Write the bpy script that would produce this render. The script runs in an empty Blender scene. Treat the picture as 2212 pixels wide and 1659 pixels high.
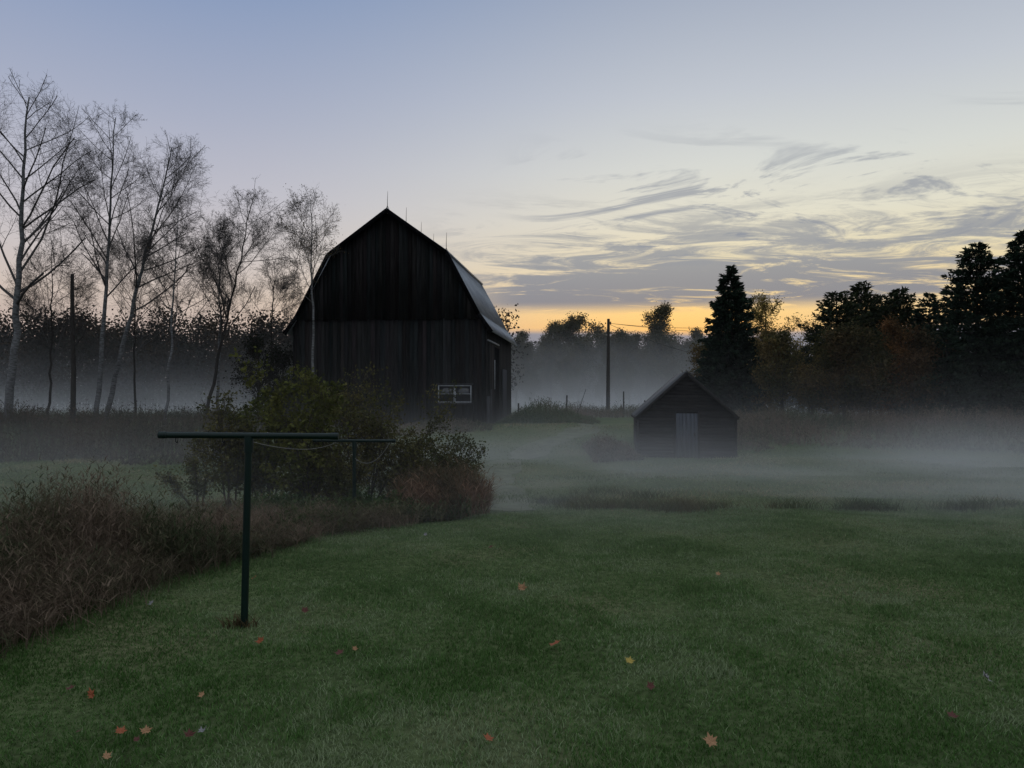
import bpy, math, random
import numpy as np
from mathutils import Vector, Matrix
random.seed(7); rng=np.random.default_rng(7)
S=bpy.context.scene; COL=S.collection
F_=1661.0; CX=1106.0; HY=855.0; CZ=2.2
def srgb(r,g,b,k=1.0):
    f=lambda c:(c/255/12.92 if c/255<=0.04045 else ((c/255+0.055)/1.055)**2.4)*k
    return (f(r),f(g),f(b),1)
_tab=rng.random((256,256))
def vnoise(x,y):
    x=np.asarray(x,float);y=np.asarray(y,float)
    xi=np.floor(x).astype(int);yi=np.floor(y).astype(int);fx=x-xi;fy=y-yi
    fx=fx*fx*(3-2*fx);fy=fy*fy*(3-2*fy)
    a=_tab[xi%256,yi%256];b=_tab[(xi+1)%256,yi%256];c=_tab[xi%256,(yi+1)%256];d=_tab[(xi+1)%256,(yi+1)%256]
    return (a*(1-fx)+b*fx)*(1-fy)+(c*(1-fx)+d*fx)*fy
def sstep(a,b,v):
    t=np.clip((np.asarray(v,float)-a)/(b-a),0,1);return t*t*(3-2*t)
def gz(x,y):
    x=np.asarray(x,float);y=np.asarray(y,float)
    yy=y+2.2*(vnoise(x*0.24+50,x*0+2.5)-.5)
    z=-0.38*sstep(12.0,20.5,yy)+1.03*sstep(31.5,42,y)
    z=z+0.20*(vnoise(x*0.35+9,y*0.35)-0.5)*sstep(7,20,y)*(1-sstep(60,100,y))
    z=z+0.08*(vnoise(x*0.9+3,y*0.9+5)-0.5)
    return z
def G(px,py):
    k=(px-CX)/F_; s=(HY-py)/F_
    y=3.0
    while y<400:
        if CZ+s*y<=float(gz(k*y,y)): break
        y+=0.05
    return k*y,y,float(gz(k*y,y))
def PX(px,d): return (px-CX)/F_*d
def PZ(py,d): return CZ+(HY-py)/F_*d
# ---------- mesh helpers
def np_mesh(name,V,Fs,mat=None,cols=None,smooth=False,parent=None,loc=None):
    me=bpy.data.meshes.new(name)
    V=np.asarray(V,dtype=np.float32)
    me.vertices.add(len(V)); me.vertices.foreach_set('co',V.ravel())
    Fs=[np.asarray(f,dtype=np.int32) for f in Fs if len(f)]
    loops=np.concatenate([f.ravel() for f in Fs])
    starts=[];o=0
    for f in Fs:
        n,k=f.shape; starts.append(o+np.arange(n)*k); o+=n*k
    starts=np.concatenate(starts).astype(np.int32)
    me.loops.add(len(loops)); me.loops.foreach_set('vertex_index',loops)
    me.polygons.add(len(starts)); me.polygons.foreach_set('loop_start',starts)
    me.update(calc_edges=True); me.validate()
    if cols is not None:
        a=me.color_attributes.new('Col','FLOAT_COLOR','POINT')
        c=np.ones((len(V),4),dtype=np.float32); c[:,:3]=cols
        a.data.foreach_set('color',c.ravel())
    if smooth: me.polygons.foreach_set('use_smooth',np.ones(len(starts),dtype=bool))
    if mat: me.materials.append(mat)
    ob=bpy.data.objects.new(name,me); COL.objects.link(ob)
    if parent: ob.parent=parent
    if loc is not None: ob.location=loc
    return ob
def empty(name,loc,label,cat,group=None,rz=0):
    e=bpy.data.objects.new(name,None); COL.objects.link(e); e.location=loc; e.rotation_euler[2]=rz
    e.empty_display_size=0.3; tag(e,label,cat,group); return e
def tag(o,label,cat,group=None,kind=None):
    o["label"]=label; o["category"]=cat
    if group:o["group"]=group
    if kind:o["kind"]=kind
def tubes(segs,k):
    A=np.array(segs,dtype=float)
    if len(A)==0: return np.zeros((0,3)),np.zeros((0,4),int)
    p0=A[:,0:3];p1=A[:,3:6];r0=A[:,6];r1=A[:,7]
    d=p1-p0; d/=np.linalg.norm(d,axis=1,keepdims=True)+1e-9
    ref=np.where(np.abs(d[:,2:3])<0.9,np.array([[0,0,1.]]),np.array([[1.,0,0]]))
    u=np.cross(d,ref);u/=np.linalg.norm(u,axis=1,keepdims=True);v=np.cross(d,u)
    an=np.arange(k)*2*math.pi/k
    ring=u[:,None,:]*np.cos(an)[None,:,None]+v[:,None,:]*np.sin(an)[None,:,None]
    ext=d*np.minimum(r1,0.1)[:,None]*0.5
    a=(p0-ext)[:,None,:]+ring*r0[:,None,None]; b=(p1+ext)[:,None,:]+ring*r1[:,None,None]
    V=np.concatenate([a,b],axis=1).reshape(-1,3)
    n=len(A);base=(np.arange(n)*2*k)[:,None]
    i=np.arange(k)[None,:];j=(i+1)%k
    Fq=np.stack([base+i,base+j,base+k+j,base+k+i],axis=2).reshape(-1,4)
    return V,Fq
def polytube(pts,r,k=6,r1=None):
    segs=[];n=len(pts)-1
    for i in range(n):
        ra=r if r1 is None else r+(r1-r)*i/n; rb=r if r1 is None else r+(r1-r)*(i+1)/n
        segs.append((*pts[i],*pts[i+1],ra,rb))
    return tubes(segs,k)
def merge(parts):
    Vs=[];Fq=[];o=0
    for V,Fx in parts:
        if len(V)==0: continue
        Vs.append(V);Fq.append(np.asarray(Fx)+o);o+=len(V)
    return np.concatenate(Vs),np.concatenate(Fq)
def box(x0,x1,y0,y1,z0,z1):
    V=np.array([[x,y,z] for z in(z0,z1) for y in(y0,y1) for x in(x0,x1)],float)
    Fq=np.array([[0,2,3,1],[4,5,7,6],[0,1,5,4],[2,6,7,3],[0,4,6,2],[1,3,7,5]])
    return V,Fq
def ribbons(B,az,h,w,lean,levels=(0,.4,.75),rot=None):
    n=len(B);L=len(levels)
    dx=np.cos(az);dy=np.sin(az)
    ra=rng.random(n)*math.pi*2; wx=np.cos(ra);wy=np.sin(ra)
    Vs=[]
    for t in levels:
        c=B.copy();c[:,0]+=dx*lean*h*t**1.8;c[:,1]+=dy*lean*h*t**1.8;c[:,2]+=h*t*(1-0.25*lean*t)
        ww=w*(1-t**1.6)*0.5
        a=c.copy();a[:,0]-=wx*ww;a[:,1]-=wy*ww
        b=c.copy();b[:,0]+=wx*ww;b[:,1]+=wy*ww
        Vs+=[a,b]
    c=B.copy();c[:,0]+=dx*lean*h;c[:,1]+=dy*lean*h;c[:,2]+=h*(1-0.25*lean)
    Vs.append(c)
    V=np.stack(Vs,axis=1);m=2*L+1
    fs=[]
    for l in range(L-1):
        a=2*l; fs+=[[a,a+1,a+3],[a,a+3,a+2]]
    fs.append([2*L-2,2*L-1,2*L])
    Fx=(np.arange(n)*m)[:,None,None]+np.array(fs)[None]
    return V.reshape(-1,3),Fx.reshape(-1,3),m
def leafquads(P,size,flat=0.0):
    n=len(P)
    a=rng.normal(size=(n,3));a[:,2]*=(1-flat);a/=np.linalg.norm(a,axis=1,keepdims=True)
    b=rng.normal(size=(n,3));b-=a*(a*b).sum(1)[:,None];b/=np.linalg.norm(b,axis=1,keepdims=True)
    s=size*(0.6+0.8*rng.random(n))[:,None]
    V=np.stack([P-a*s*.5,P+b*s*.32,P+a*s*.5,P-b*s*.32],axis=1).reshape(-1,3)
    Fq=(np.arange(n)*4)[:,None]+np.array([[0,1,2,3]])
    return V,Fq
# ---------- materials
def newmat(name):
    m=bpy.data.materials.new(name);m.use_nodes=True;m.node_tree.nodes.clear();return m,m.node_tree
def mat_fast(name,gain,trans):
    m,t=newmat(name);N=t.nodes;L=t.links
    out=N.new('ShaderNodeOutputMaterial');bs=N.new('ShaderNodeBsdfDiffuse')
    at_=N.new('ShaderNodeAttribute');at_.attribute_name='Col'
    vm=N.new('ShaderNodeVectorMath');vm.operation='MULTIPLY';vm.inputs[1].default_value=(gain,)*3 if not hasattr(gain,'__len__') else gain
    L.new(at_.outputs['Color'],vm.inputs[0]);L.new(vm.outputs[0],bs.inputs['Color'])
    if trans>0:
        tr=N.new('ShaderNodeBsdfTranslucent');L.new(vm.outputs[0],tr.inputs[0])
        ms=N.new('ShaderNodeMixShader');ms.inputs[0].default_value=trans
        L.new(bs.outputs[0],ms.inputs[1]);L.new(tr.outputs[0],ms.inputs[2]);L.new(ms.outputs[0],out.inputs[0])
    else: L.new(bs.outputs[0],out.inputs[0])
    return m
def mat_basic(name,col,rough=0.7,var=0.3,scale=3.0,metal=0.0,attr=False,trans=0.0,stretch=(1,1,1),bump=0.0,col2=None,spec=0.3,gain=1.0):
    m,t=newmat(name);N=t.nodes;L=t.links
    out=N.new('ShaderNodeOutputMaterial');bs=N.new('ShaderNodeBsdfPrincipled')
    bs.inputs['Roughness'].default_value=rough;bs.inputs['Metallic'].default_value=metal
    bs.inputs['Specular IOR Level'].default_value=spec
    tc=N.new('ShaderNodeTexCoord');mp=N.new('ShaderNodeMapping');mp.inputs['Scale'].default_value=stretch
    L.new(tc.outputs['Object'],mp.inputs['Vector'])
    nz=N.new('ShaderNodeTexNoise');nz.inputs['Scale'].default_value=scale;nz.inputs['Detail'].default_value=4
    L.new(mp.outputs[0],nz.inputs['Vector'])
    mr=N.new('ShaderNodeMapRange');mr.inputs[1].default_value=0.3;mr.inputs[2].default_value=0.7
    L.new(nz.outputs['Fac'],mr.inputs[0])
    mx=N.new('ShaderNodeMix');mx.data_type='RGBA'
    c=tuple(v*gain for v in col[:3])+(1,)
    c2=tuple(v*gain for v in col2[:3])+(1,) if col2 else tuple(v*(1-var) for v in c[:3])+(1,)
    mx.inputs[6].default_value=c2;mx.inputs[7].default_value=c
    L.new(mr.outputs[0],mx.inputs[0]);o=mx.outputs[2]
    if attr:
        at=N.new('ShaderNodeAttribute');at.attribute_name='Col'
        mu=N.new('ShaderNodeMix');mu.data_type='RGBA';mu.blend_type='MULTIPLY';mu.inputs[0].default_value=1
        L.new(o,mu.inputs[6]);L.new(at.outputs['Color'],mu.inputs[7]);o=mu.outputs[2]
    L.new(o,bs.inputs['Base Color'])
    if bump:
        b=N.new('ShaderNodeBump');b.inputs['Strength'].default_value=bump;b.inputs['Distance'].default_value=0.02
        L.new(nz.outputs['Fac'],b.inputs['Height']);L.new(b.outputs[0],bs.inputs['Normal'])
    L.new(bs.outputs[0],out.inputs[0])
    return m
M_blade=mat_fast('grass_blade',(3.05,2.6,2.2),.35)
M_dry=mat_fast('dry_weed',1.5,.25)
M_leaf=mat_fast('leaf',1.3,.25)
M_bark=mat_basic('dark_bark',(0.05,0.044,0.04),0.9,0.5,8,stretch=(3,3,.6),bump=.5,spec=.1)
M_birch=mat_basic('pale_birch_bark',(0.20,0.20,0.205),0.8,0,5,stretch=(1,1,3),col2=(0.055,0.052,0.05),spec=.1)
M_twig=mat_fast('twig',1.0,.0)
M_wood=mat_basic('weathered_boards',(0.021,0.0205,0.022),0.9,0.6,2.2,attr=True,stretch=(4,4,.35),bump=.6,spec=.05)
M_shing=mat_basic('shed_clapboard',(0.028,0.025,0.025),0.9,0.45,3,attr=True,stretch=(1,1,3),bump=.4,spec=.05)
M_dark=mat_basic('interior_shade_and_rake',(0.006,0.006,0.007),1,0.2,2,spec=0)  # near-black: interior shade put into the colour, also used for rake boards
M_roof=mat_basic('galvanised_roof',(0.38,0.40,0.44),0.45,0.3,1.2,metal=0.6,stretch=(1,.4,1),bump=.1)
M_sroof=mat_basic('shed_roof_metal',(0.08,0.082,0.09),0.7,0.4,2,metal=0.2,bump=.2)
M_trim=mat_basic('white_trim',(0.35,0.36,0.38),0.8,0.4,6,spec=.2)
M_grey=mat_basic('grey_boards',(0.06,0.06,0.066),0.9,0.45,5,stretch=(3,3,.4),spec=.05)
M_greyd=mat_basic('grey_dark_boards',(0.085,0.092,0.112),0.9,0.4,5,stretch=(3,3,.4),attr=True,spec=.05)
M_glass=mat_basic('window_glass',(0.02,0.02,0.025),0.12,0.2,2,spec=.5)
M_green=mat_basic('green_enamel',(0.0015,0.014,0.010),0.45,0.3,14,spec=.3,bump=.1)
M_rope=mat_basic('rope',(0.2,0.195,0.18),0.9,0.3,20)
M_pole=mat_basic('pole_wood',(0.05,0.042,0.036),0.9,0.4,6,stretch=(3,3,.4))
M_wire=mat_basic('wire',(0.02,0.02,0.02),0.7,0.2,2)
M_iron=mat_basic('iron',(0.03,0.03,0.03),0.6,0.2,2,metal=.5)
TW=(.034,.030,.028);TWB=(.085,.078,.076)
# ---------- ground
def ground():
    xs=np.concatenate([[-700,-400,-250,-160,-110],np.arange(-80,-30,2.),np.arange(-30,30,.4),np.arange(30,81,2.),[110,160,250,400,700]])
    ys=np.concatenate([[-300,-100,-30,-10,-3],np.arange(0,50,.35),np.arange(50,110,2.),[120,150,200,300,450,700,1100]])
    X,Y=np.meshgrid(xs,ys);Z=gz(X,Y)
    V=np.stack([X.ravel(),Y.ravel(),Z.ravel()],1)
    nx=len(xs);ny=len(ys)
    i=(np.arange(ny-1)[:,None]*nx+np.arange(nx-1)[None]).ravel()
    Fq=np.stack([i,i+1,i+nx+1,i+nx],1)
    m,t=newmat('meadow_ground');N=t.nodes;L=t.links
    out=N.new('ShaderNodeOutputMaterial');bs=N.new('ShaderNodeBsdfDiffuse')
    tc=N.new('ShaderNodeTexCoord')
    n1=N.new('ShaderNodeTexNoise');n1.inputs['Scale'].default_value=.35;n1.inputs['Detail'].default_value=5
    n2=N.new('ShaderNodeTexNoise');n2.inputs['Scale'].default_value=14;n2.inputs['Detail'].default_value=3
    L.new(tc.outputs['Object'],n1.inputs['Vector']);L.new(tc.outputs['Object'],n2.inputs['Vector'])
    r=N.new('ShaderNodeValToRGB');e=r.color_ramp.elements
    e[0].position=.35;e[0].color=(.06,.085,.034,1);e[1].position=.68;e[1].color=(.13,.13,.07,1)
    x=e.new(.52);x.color=(.09,.115,.05,1)
    L.new(n1.outputs['Fac'],r.inputs[0])
    mr=N.new('ShaderNodeMapRange');mr.inputs[1].default_value=.3;mr.inputs[2].default_value=.7;mr.inputs[3].default_value=.55;mr.inputs[4].default_value=1.25
    L.new(n2.outputs['Fac'],mr.inputs[0])
    mu=N.new('ShaderNodeVectorMath');mu.operation='SCALE';L.new(r.outputs[0],mu.inputs[0]);L.new(mr.outputs[0],mu.inputs['Scale'])
    L.new(mu.outputs[0],bs.inputs['Color'])
    L.new(bs.outputs[0],out.inputs[0])
    o=np_mesh('ground',V,[Fq],m,smooth=True);tag(o,'green mown lawn running into a misty meadow','ground',kind='structure')
ground()
EX=[3.,5.,6.7,9.74,12.4,13.7,14.3];EV=[-5.6,-5.0,-4.5,-3.96,-3.0,-1.6,-.5]
def edge(y): return np.interp(y,EX,EV)
def grass_cols(P,m,palette,n1=.5,n2=2.5,j=.18):
    n=len(P);k=vnoise(P[:,0]*n1+40,P[:,1]*n1+40)*.6+vnoise(P[:,0]*n2+80,P[:,1]*n2)*.4
    k=np.clip((k-.25)*2+rng.normal(0,j,n),0,1)
    pal=np.array(palette);idx=k*(len(pal)-1);i=np.clip(idx.astype(int),0,len(pal)-2);f=(idx-i)[:,None]
    c=pal[i]*(1-f)+pal[i+1]*f
    c*=(.7+.6*rng.random(n))[:,None]
    return np.repeat(c,m,axis=0)
def lawn():
    n=450000
    y=3.2+rng.random(n)*15.5;x=(rng.random(n)*2-1)*.82*y
    k=(x>edge(y)-.4)&(rng.random(n)>sstep(14.0,18.7,y+1.5*(vnoise(x*.5,y*.5)-.5)));x=x[k];y=y[k];n=len(x)
    P=np.stack([x,y,gz(x,y)-.005],1)
    tuft=vnoise(x*1.3,y*1.3+7)*.5+vnoise(x*5,y*5+7)*.5
    h=(.02+.055*tuft**1.6)*(.6+.8*rng.random(n))
    w=.0035+.0008*y
    V,Fx,m=ribbons(P,rng.random(n)*6.283,h,w,.3+.7*rng.random(n),levels=(0,.5))
    c=grass_cols(P,m,[(.018,.044,.013),(.024,.059,.018),(.037,.078,.028),(.085,.12,.08)],.8,3.6,.28)
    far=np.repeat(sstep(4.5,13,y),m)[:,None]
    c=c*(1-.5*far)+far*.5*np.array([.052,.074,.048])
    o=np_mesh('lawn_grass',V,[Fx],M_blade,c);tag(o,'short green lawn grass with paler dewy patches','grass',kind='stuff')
lawn()
def field():
    n=150000
    y=14.5+rng.random(n)**1.3*28;x=(rng.random(n)*2-1)*.85*y
    P=np.stack([x,y,gz(x,y)-.01],1)
    tf=vnoise(x*.8+3,y*.8)*.5+vnoise(x*.25+30,y*.5)*.5
    h=(.03+.17*tf**2.5*sstep(15,20,y))*(.6+.8*rng.random(n))
    V,Fx,m=ribbons(P,rng.random(n)*6.283,h,.008+.0011*y,.3+.8*rng.random(n),levels=(0,.5))
    c=grass_cols(P,m,[(.028,.046,.022),(.04,.062,.03),(.056,.074,.044),(.08,.082,.056)],.3,1.2)
    o=np_mesh('meadow_grass',V,[Fx],M_blade,c);tag(o,'rough meadow grass half hidden by mist','grass',kind='stuff')
field()
BRN=[(.032,.045,.022),(.055,.055,.032),(.09,.07,.048),(.125,.092,.07)]
OLB=[(.03,.05,.02),(.045,.06,.026),(.07,.068,.038),(.09,.078,.05)]
GRN=[(.025,.045,.018),(.035,.06,.022),(.055,.07,.03),(.08,.07,.04)]
TAN=[(.065,.055,.038),(.11,.082,.06),(.15,.11,.082)]
RST=[(.05,.045,.028),(.09,.062,.038),(.14,.082,.054),(.18,.12,.085)]
def weeds(name,label,x,y,H,pal,leafn=8,lw=.02,sw=.012,leafl=.3,pn=.5):
    n=len(x);z=gz(x,y)
    P=np.stack([x,y,z-.02],1)
    h=H*(.55+.65*rng.random(n))
    az=rng.random(n)*6.283;ln=.08+.45*rng.random(n)**2
    V1,F1,m=ribbons(P,az,h,sw,ln)
    c1=grass_cols(P,m,pal,pn)
    k=n*leafn
    ii=np.repeat(np.arange(n),leafn);t=.15+.85*rng.random(k)
    B=P[ii].copy();B[:,0]+=np.cos(az[ii])*ln[ii]*h[ii]*t**1.8;B[:,1]+=np.sin(az[ii])*ln[ii]*h[ii]*t**1.8;B[:,2]+=h[ii]*t*(1-.25*ln[ii]*t)
    V2,F2,m2=ribbons(B,rng.random(k)*6.283,leafl*(.4+.8*rng.random(k))*(1.1-.6*t),lw*(.6+.8*rng.random(k)),.6+1.5*rng.random(k),levels=(0,.5))
    c2=grass_cols(B,m2,pal,pn)
    V=np.concatenate([V1,V2]);Fx=np.concatenate([F1,F2+len(V1)]);c=np.concatenate([c1,c2])
    o=np_mesh(name,V,[Fx],M_dry,c);tag(o,label,'weeds',kind='stuff');return o
n=4300
y=4.2+rng.random(n)*7.6;u=rng.random(n)**1.2
x=edge(y)-.05-u*(2.3+.5*np.sin(y*1.3))+rng.normal(0,.18,n)+.5*(vnoise(y*1.1,y*0+3)-.5)
Hh=(.35+1.1*vnoise(x*1.1,y*1.1+20))*np.clip(.4+u*2.2,0,1)*(1-.4*sstep(10.0,11.6,y))
weeds('tall_weeds','tall brown and green weeds along the lawn edge',x,y,Hh,BRN,14,.013,.009,.19,.9)
n=9500
y=4.0+rng.random(n)*9.5;u=rng.random(n)
x=edge(y)+.15-u*2.7+rng.normal(0,.14,n);y=y+rng.normal(0,.1,n)
Hh=(.3+.95*vnoise(x*1.6+9,y*1.6+2))*np.clip(.3+u*1.6,0,1)*(1-.5*sstep(10.0,12,y))
weeds('tall_dry_grass','thin tan dry grass stems rising through the weeds',x,y,Hh,TAN,3,.007,.007,.45,1.2)
n=1300
y=11.2+rng.random(n)*3.2;u=rng.random(n)
x=edge(y)-.1-u*2.2+rng.normal(0,.2,n)
Hh=(.06+.42*vnoise(x*1.4,y*1.4+20))
weeds('low_weeds','low olive brown weeds beside the lawn',x,y,Hh,OLB,10,.018,.009,.16,.9)
n=1700
a=rng.random(n)*6.283;r=np.sqrt(rng.random(n))
x=-1.4+np.cos(a)*r*.95;y=15.6+np.sin(a)*r*1.3
weeds('tall_grass','rust brown tall grass clump beside the mown path',x,y,(1.0+.5*vnoise(x*2,y*2))*(1-.5*r),RST,8,.012,.008,.38,.9)
n=1300
x=-5.2+rng.random(n)*3.6;y=14.2+rng.random(n)*2.2
weeds('dark_undergrowth','dark green undergrowth beneath the shrubs',x,y,.15+.5*vnoise(x*2,y*2),GRN,12,.03,.01,.18)
def strip(name,label,x0,x1,y0,y1,n,H,pal,lw=.035,ln=8,fx=1.5):
    x=x0+rng.random(n)*(x1-x0);y=y0+rng.random(n)*(y1-y0)
    y=y+(vnoise(x*.3,x*0+7)-.5)*2.5*sstep(0,1,(y1-y)/(y1-y0)*2)
    keep=np.ones(n,bool)
    dx=x+6.88;dy=y-42.64;lx=dx*.993-dy*.117;ly=dx*.117+dy*.993
    keep&=~((np.abs(lx)<5.7)&(ly>-.3)&(ly<12.2))
    keep&=~((np.abs(x-7.4)<2.2)&(y>31.2)&(y<36.6))
    cl=vnoise(x*.6+5,y*.6)*.6+vnoise(x*1.7,y*1.7+5)*.4
    keep&=(cl>.28)
    e=np.minimum(np.minimum(x-x0,x1-x)/fx,(y-y0)/3+.12);e=np.clip(e,.12,1)
    Hh=H*(.2+1.2*cl)*e
    x=x[keep];y=y[keep];Hh=Hh[keep]
    return weeds(name,label,x,y,Hh,pal,ln,lw,.018,.26,.25)
strip('meadow_brush','dark brown brush across the far meadow edge',-36,-12.0,30,45,9000,1.15,[(.035,.035,.022),(.05,.042,.03),(.075,.055,.04)])
strip('meadow_brush','dark brown brush below the barn wall',-14,-6,37,41.5,1400,.8,[(.03,.03,.02),(.045,.04,.025),(.065,.05,.035)])
strip('goldenrod_brush','rusty goldenrod stems by the barn corner',-6,-1.0,38.5,41.8,700,.5,BRN)
strip('meadow_brush','dark green weeds at the end of the mown path',-.9,5.0,43,52,2200,1.35,GRN,fx=2.5)
strip('goldenrod_brush','pale brown goldenrod around the utility pole',3,18,50,66,3000,1.0,BRN)
strip('goldenrod_brush','rusty goldenrod beside the small shed',3.2,5.2,30.6,35,900,1.0,BRN,fx=.8)
strip('goldenrod_brush','rusty goldenrod below the dark trees',9.4,40,34.0,44,9000,1.05,BRN,fx=.5)
def tufts(name,label,pts,n,H,r,pal):
    P=[]
    for (a,b) in pts:
        k=int(n*(.3+1.2*rng.random()));q=r*(.5+rng.random())
        P.append(np.stack([a+rng.normal(0,q,k),b+rng.normal(0,q*.5,k)],1))
    P=np.concatenate(P);x=P[:,0];y=P[:,1]
    B=np.stack([x,y,gz(x,y)-.01],1)
    V,Fx,m=ribbons(B,rng.random(len(x))*6.283,H*(.4+.4*vnoise(x*2,y*2)+.5*rng.random(len(x))),.014,.3+.9*rng.random(len(x)))
    o=np_mesh(name,V,[Fx],M_blade,grass_cols(B,m,pal));tag(o,label,'grass',kind='stuff')
pts=[(PX(p,d),d) for p,d in [(1235,16.9),(1262,16.4),(1290,16.2),(1300,16.8),(1330,16.1),(1362,16.0),(1385,16.4),(1440,15.8),(1465,15.9),(1500,15.7),(1520,16.0),(1700,15.7),(1850,15.9),(1890,15.7),(2060,16.0),(2090,15.8),(2160,16.2),(1180,18.4),(1215,18.0),(1250,18.3),(1400,18),(1280,20),(1320,20.5),(1370,19.6)]]
tufts('grass_tufts','dark uncut grass tufts on the lawn edge',pts,190,.30,.30,[(.016,.026,.014),(.025,.035,.018),(.04,.042,.026)])
# ---------- trees
ENV=[None]
def axis(z):
    cx,cz,rx,rz,sw=ENV[0];s=max(z,0)/cz
    return cx*s**.9+sw*math.sin(s*3.4)
def outside(p,k_=1.0):
    if ENV[0] is None: return False
    cx,cz,rx,rz,sw=ENV[0];z=p.z
    r=math.hypot(p.x-axis(z),p.y)/k_
    if z>=cz:
        k=(z-cz)/(rz*k_)
        return True if k>=1 else r>rx*math.sqrt(1-k*k)
    k=(cz-z)/(rz*1.35)
    return r>rx*(max(.42,math.sqrt(1-k*k)) if k<1 else .42)
def grow(out,tips,p,d,L,r,lvl,P):
    n=P['n'][lvl];st=L/n;mx=len(P['n'])-1
    ks=random.uniform(.88,1.08)
    for i in range(n):
        t=(i+1)/n
        w=P['wob'][lvl]
        if lvl==0 and ENV[0]:
            z=L*t;q=Vector((axis(z)+random.gauss(0,.04),random.gauss(0,.05),z));d=(q-p).normalized()
        else:
            d=(d+Vector((random.gauss(0,w),random.gauss(0,w),random.gauss(0,w)+P['trop'][lvl]))).normalized()
            q=p+d*st
        ra=r*(1-.85*(i/n)) if lvl<mx else r;rb=r*(1-.85*t) if lvl<mx else r*.6
        out[min(lvl,2)].append((*p,*q,max(ra,P['rmin']),max(rb,P['rmin']*.7)))
        if lvl<mx and t>P['start'][lvl]:
            k=P['k'][lvl];k=int(k)+(random.random()<k-int(k))
            for c in range(k):
                ax=d.orthogonal().normalized();ax.rotate(Matrix.Rotation(random.random()*6.283,3,d))
                nd=d.copy();nd.rotate(Matrix.Rotation(math.radians(random.uniform(*P['ang'][lvl])),3,ax))
                s=(t-P['start'][lvl])/(1-P['start'][lvl])
                l=L*P['ratio'][lvl]*(1-P['fall'][lvl]*s)*random.uniform(.7,1.2)
                pp=p.lerp(q,random.random())
                grow(out,tips,pp,nd,l,max(r*(1-.8*t)*.5,P['rmin']),lvl+1,P)
        p=q
        if lvl>=1 and outside(p,ks): break
    tips.append((tuple(p),lvl))
BARE=dict(n=[18,9,6,4,2],wob=[.035,.07,.11,.15,.2],trop=[.02,.045,.04,.03,.02],start=[.34,.25,.15,.1],k=[2.0,1.6,1.7,1.8],
  ang=[(28,62),(25,55),(28,60),(25,65)],ratio=[.48,.42,.48,.6],fall=[.45,.3,.25,.2],rmin=.0046)
def dirvec(lean,az): return Vector((math.sin(lean)*math.cos(az),math.sin(lean)*math.sin(az),math.cos(lean)))
def tree(name,label,cat,loc,H,r,P,lean=0.,az=0.,bark=M_bark,leaf=None,group=None,seed=1,env=None,tw=TW):
    random.seed(seed);out=[[],[],[]];tips=[];ENV[0]=env
    grow(out,tips,Vector((0,0,-.2)),dirvec(lean,az),H,r,0,P);ENV[0]=None
    e=empty(name,loc,label,cat,group)
    V,Fq=merge([tubes(out[0],8)]);np_mesh('trunk',V,[Fq],bark,smooth=True,parent=e)
    parts=[tubes(out[1],5),tubes(out[2],3)]
    V,Fq=merge(parts)
    T=np.array([t[0] for t in tips if t[1]>=len(P['n'])-2])
    np_mesh('branches' if leaf else 'crown',V,[Fq],M_twig,np.tile(tw,(len(V),1)),parent=e)
    if leaf:
        cnt,size,spread,pal=leaf
        k=max(1,int(cnt*len(T)));ii=rng.integers(0,len(T),k)
        Q=T[ii]+rng.normal(0,spread,(k,3))
        V,Fq=leafquads(Q,size)
        pal=np.array(pal);kk=vnoise(Q[:,0]*1.2+Q[:,2],Q[:,1]*1.2+Q[:,2]*.7)
        kk=np.clip((kk-.2)*1.6+rng.normal(0,.15,k),0,.999)*(len(pal)-1);i=kk.astype(int);f=(kk-i)[:,None]
        c=(pal[i]*(1-f)+pal[i+1]*f)*(.6+.7*rng.random(k))[:,None]
        np_mesh('crown',V,[Fq],M_leaf,np.repeat(c,4,axis=0),parent=e)
    return e
def dup(e,loc,s,rz,label=None):
    n=e.copy();COL.objects.link(n);n.location=loc;n.scale=s if hasattr(s,'__len__') else (s,s,s);n.rotation_euler[2]=rz
    if label:n["label"]=label
    for c in e.children:
        k=c.copy();COL.objects.link(k);k.parent=n
    return n
def at(px,d,dz=0): 
    x=PX(px,d);return (x,d,float(gz(x,d))+dz)
SPL=[(.08,.05,.03),(.10,.065,.03),(.08,.06,.04)]
def bare(label,px,d,r,cpx,cpy,rxp,rzp,bark,leaf,seed,sw=.15,name='bare_tree',**kw):
    z0=at(px,d)[2];cx=(cpx-px)/F_*d;cz=PZ(cpy,d)-z0;rx=rxp/F_*d;rz=rzp/F_*d
    H=cz+rz*.85;P=dict(BARE);P['start']=[max(.25,(cz-rz*1.3)/H),.25,.15,.1];P['ratio']=[min(.6,rx*2.6/H),.42,.48,.6];P.update(kw)
    return tree(name,label,'tree',at(px,d),H,r,P,0,0,bark,leaf,seed=seed,env=(cx,cz,rx,rz,sw),tw=TWB)
bare('tall bare birch with pale trunk and fine twigs',18,42,.23,48,385,140,210,M_birch,(.015,.055,.15,SPL),3,.05)
bare('slender leaning bare birch with airy rounded crown',208,43,.15,238,400,98,175,M_birch,(.015,.055,.15,SPL),12,.05)
bare('bare tree leaning over with a wide twiggy crown',222,44,.16,335,455,105,165,M_birch,(.015,.055,.15,SPL),23,-.08)
bare('thin bare birch with pale trunk in the weeds',357,41,.09,378,560,80,145,M_birch,(.02,.055,.15,SPL),5,.05)
bare('bare tree with forked upright limbs',440,43,.11,520,545,92,140,M_bark,(.07,.06,.15,SPL),8,-.05)
bare('slim bare tree with a few brown leaves',468,45,.10,474,580,75,120,M_birch,(.05,.06,.15,SPL),31,.05)
bare('small bare tree among the meadow brush',105,44,.08,110,630,90,115,M_bark,None,33,.05)
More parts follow.
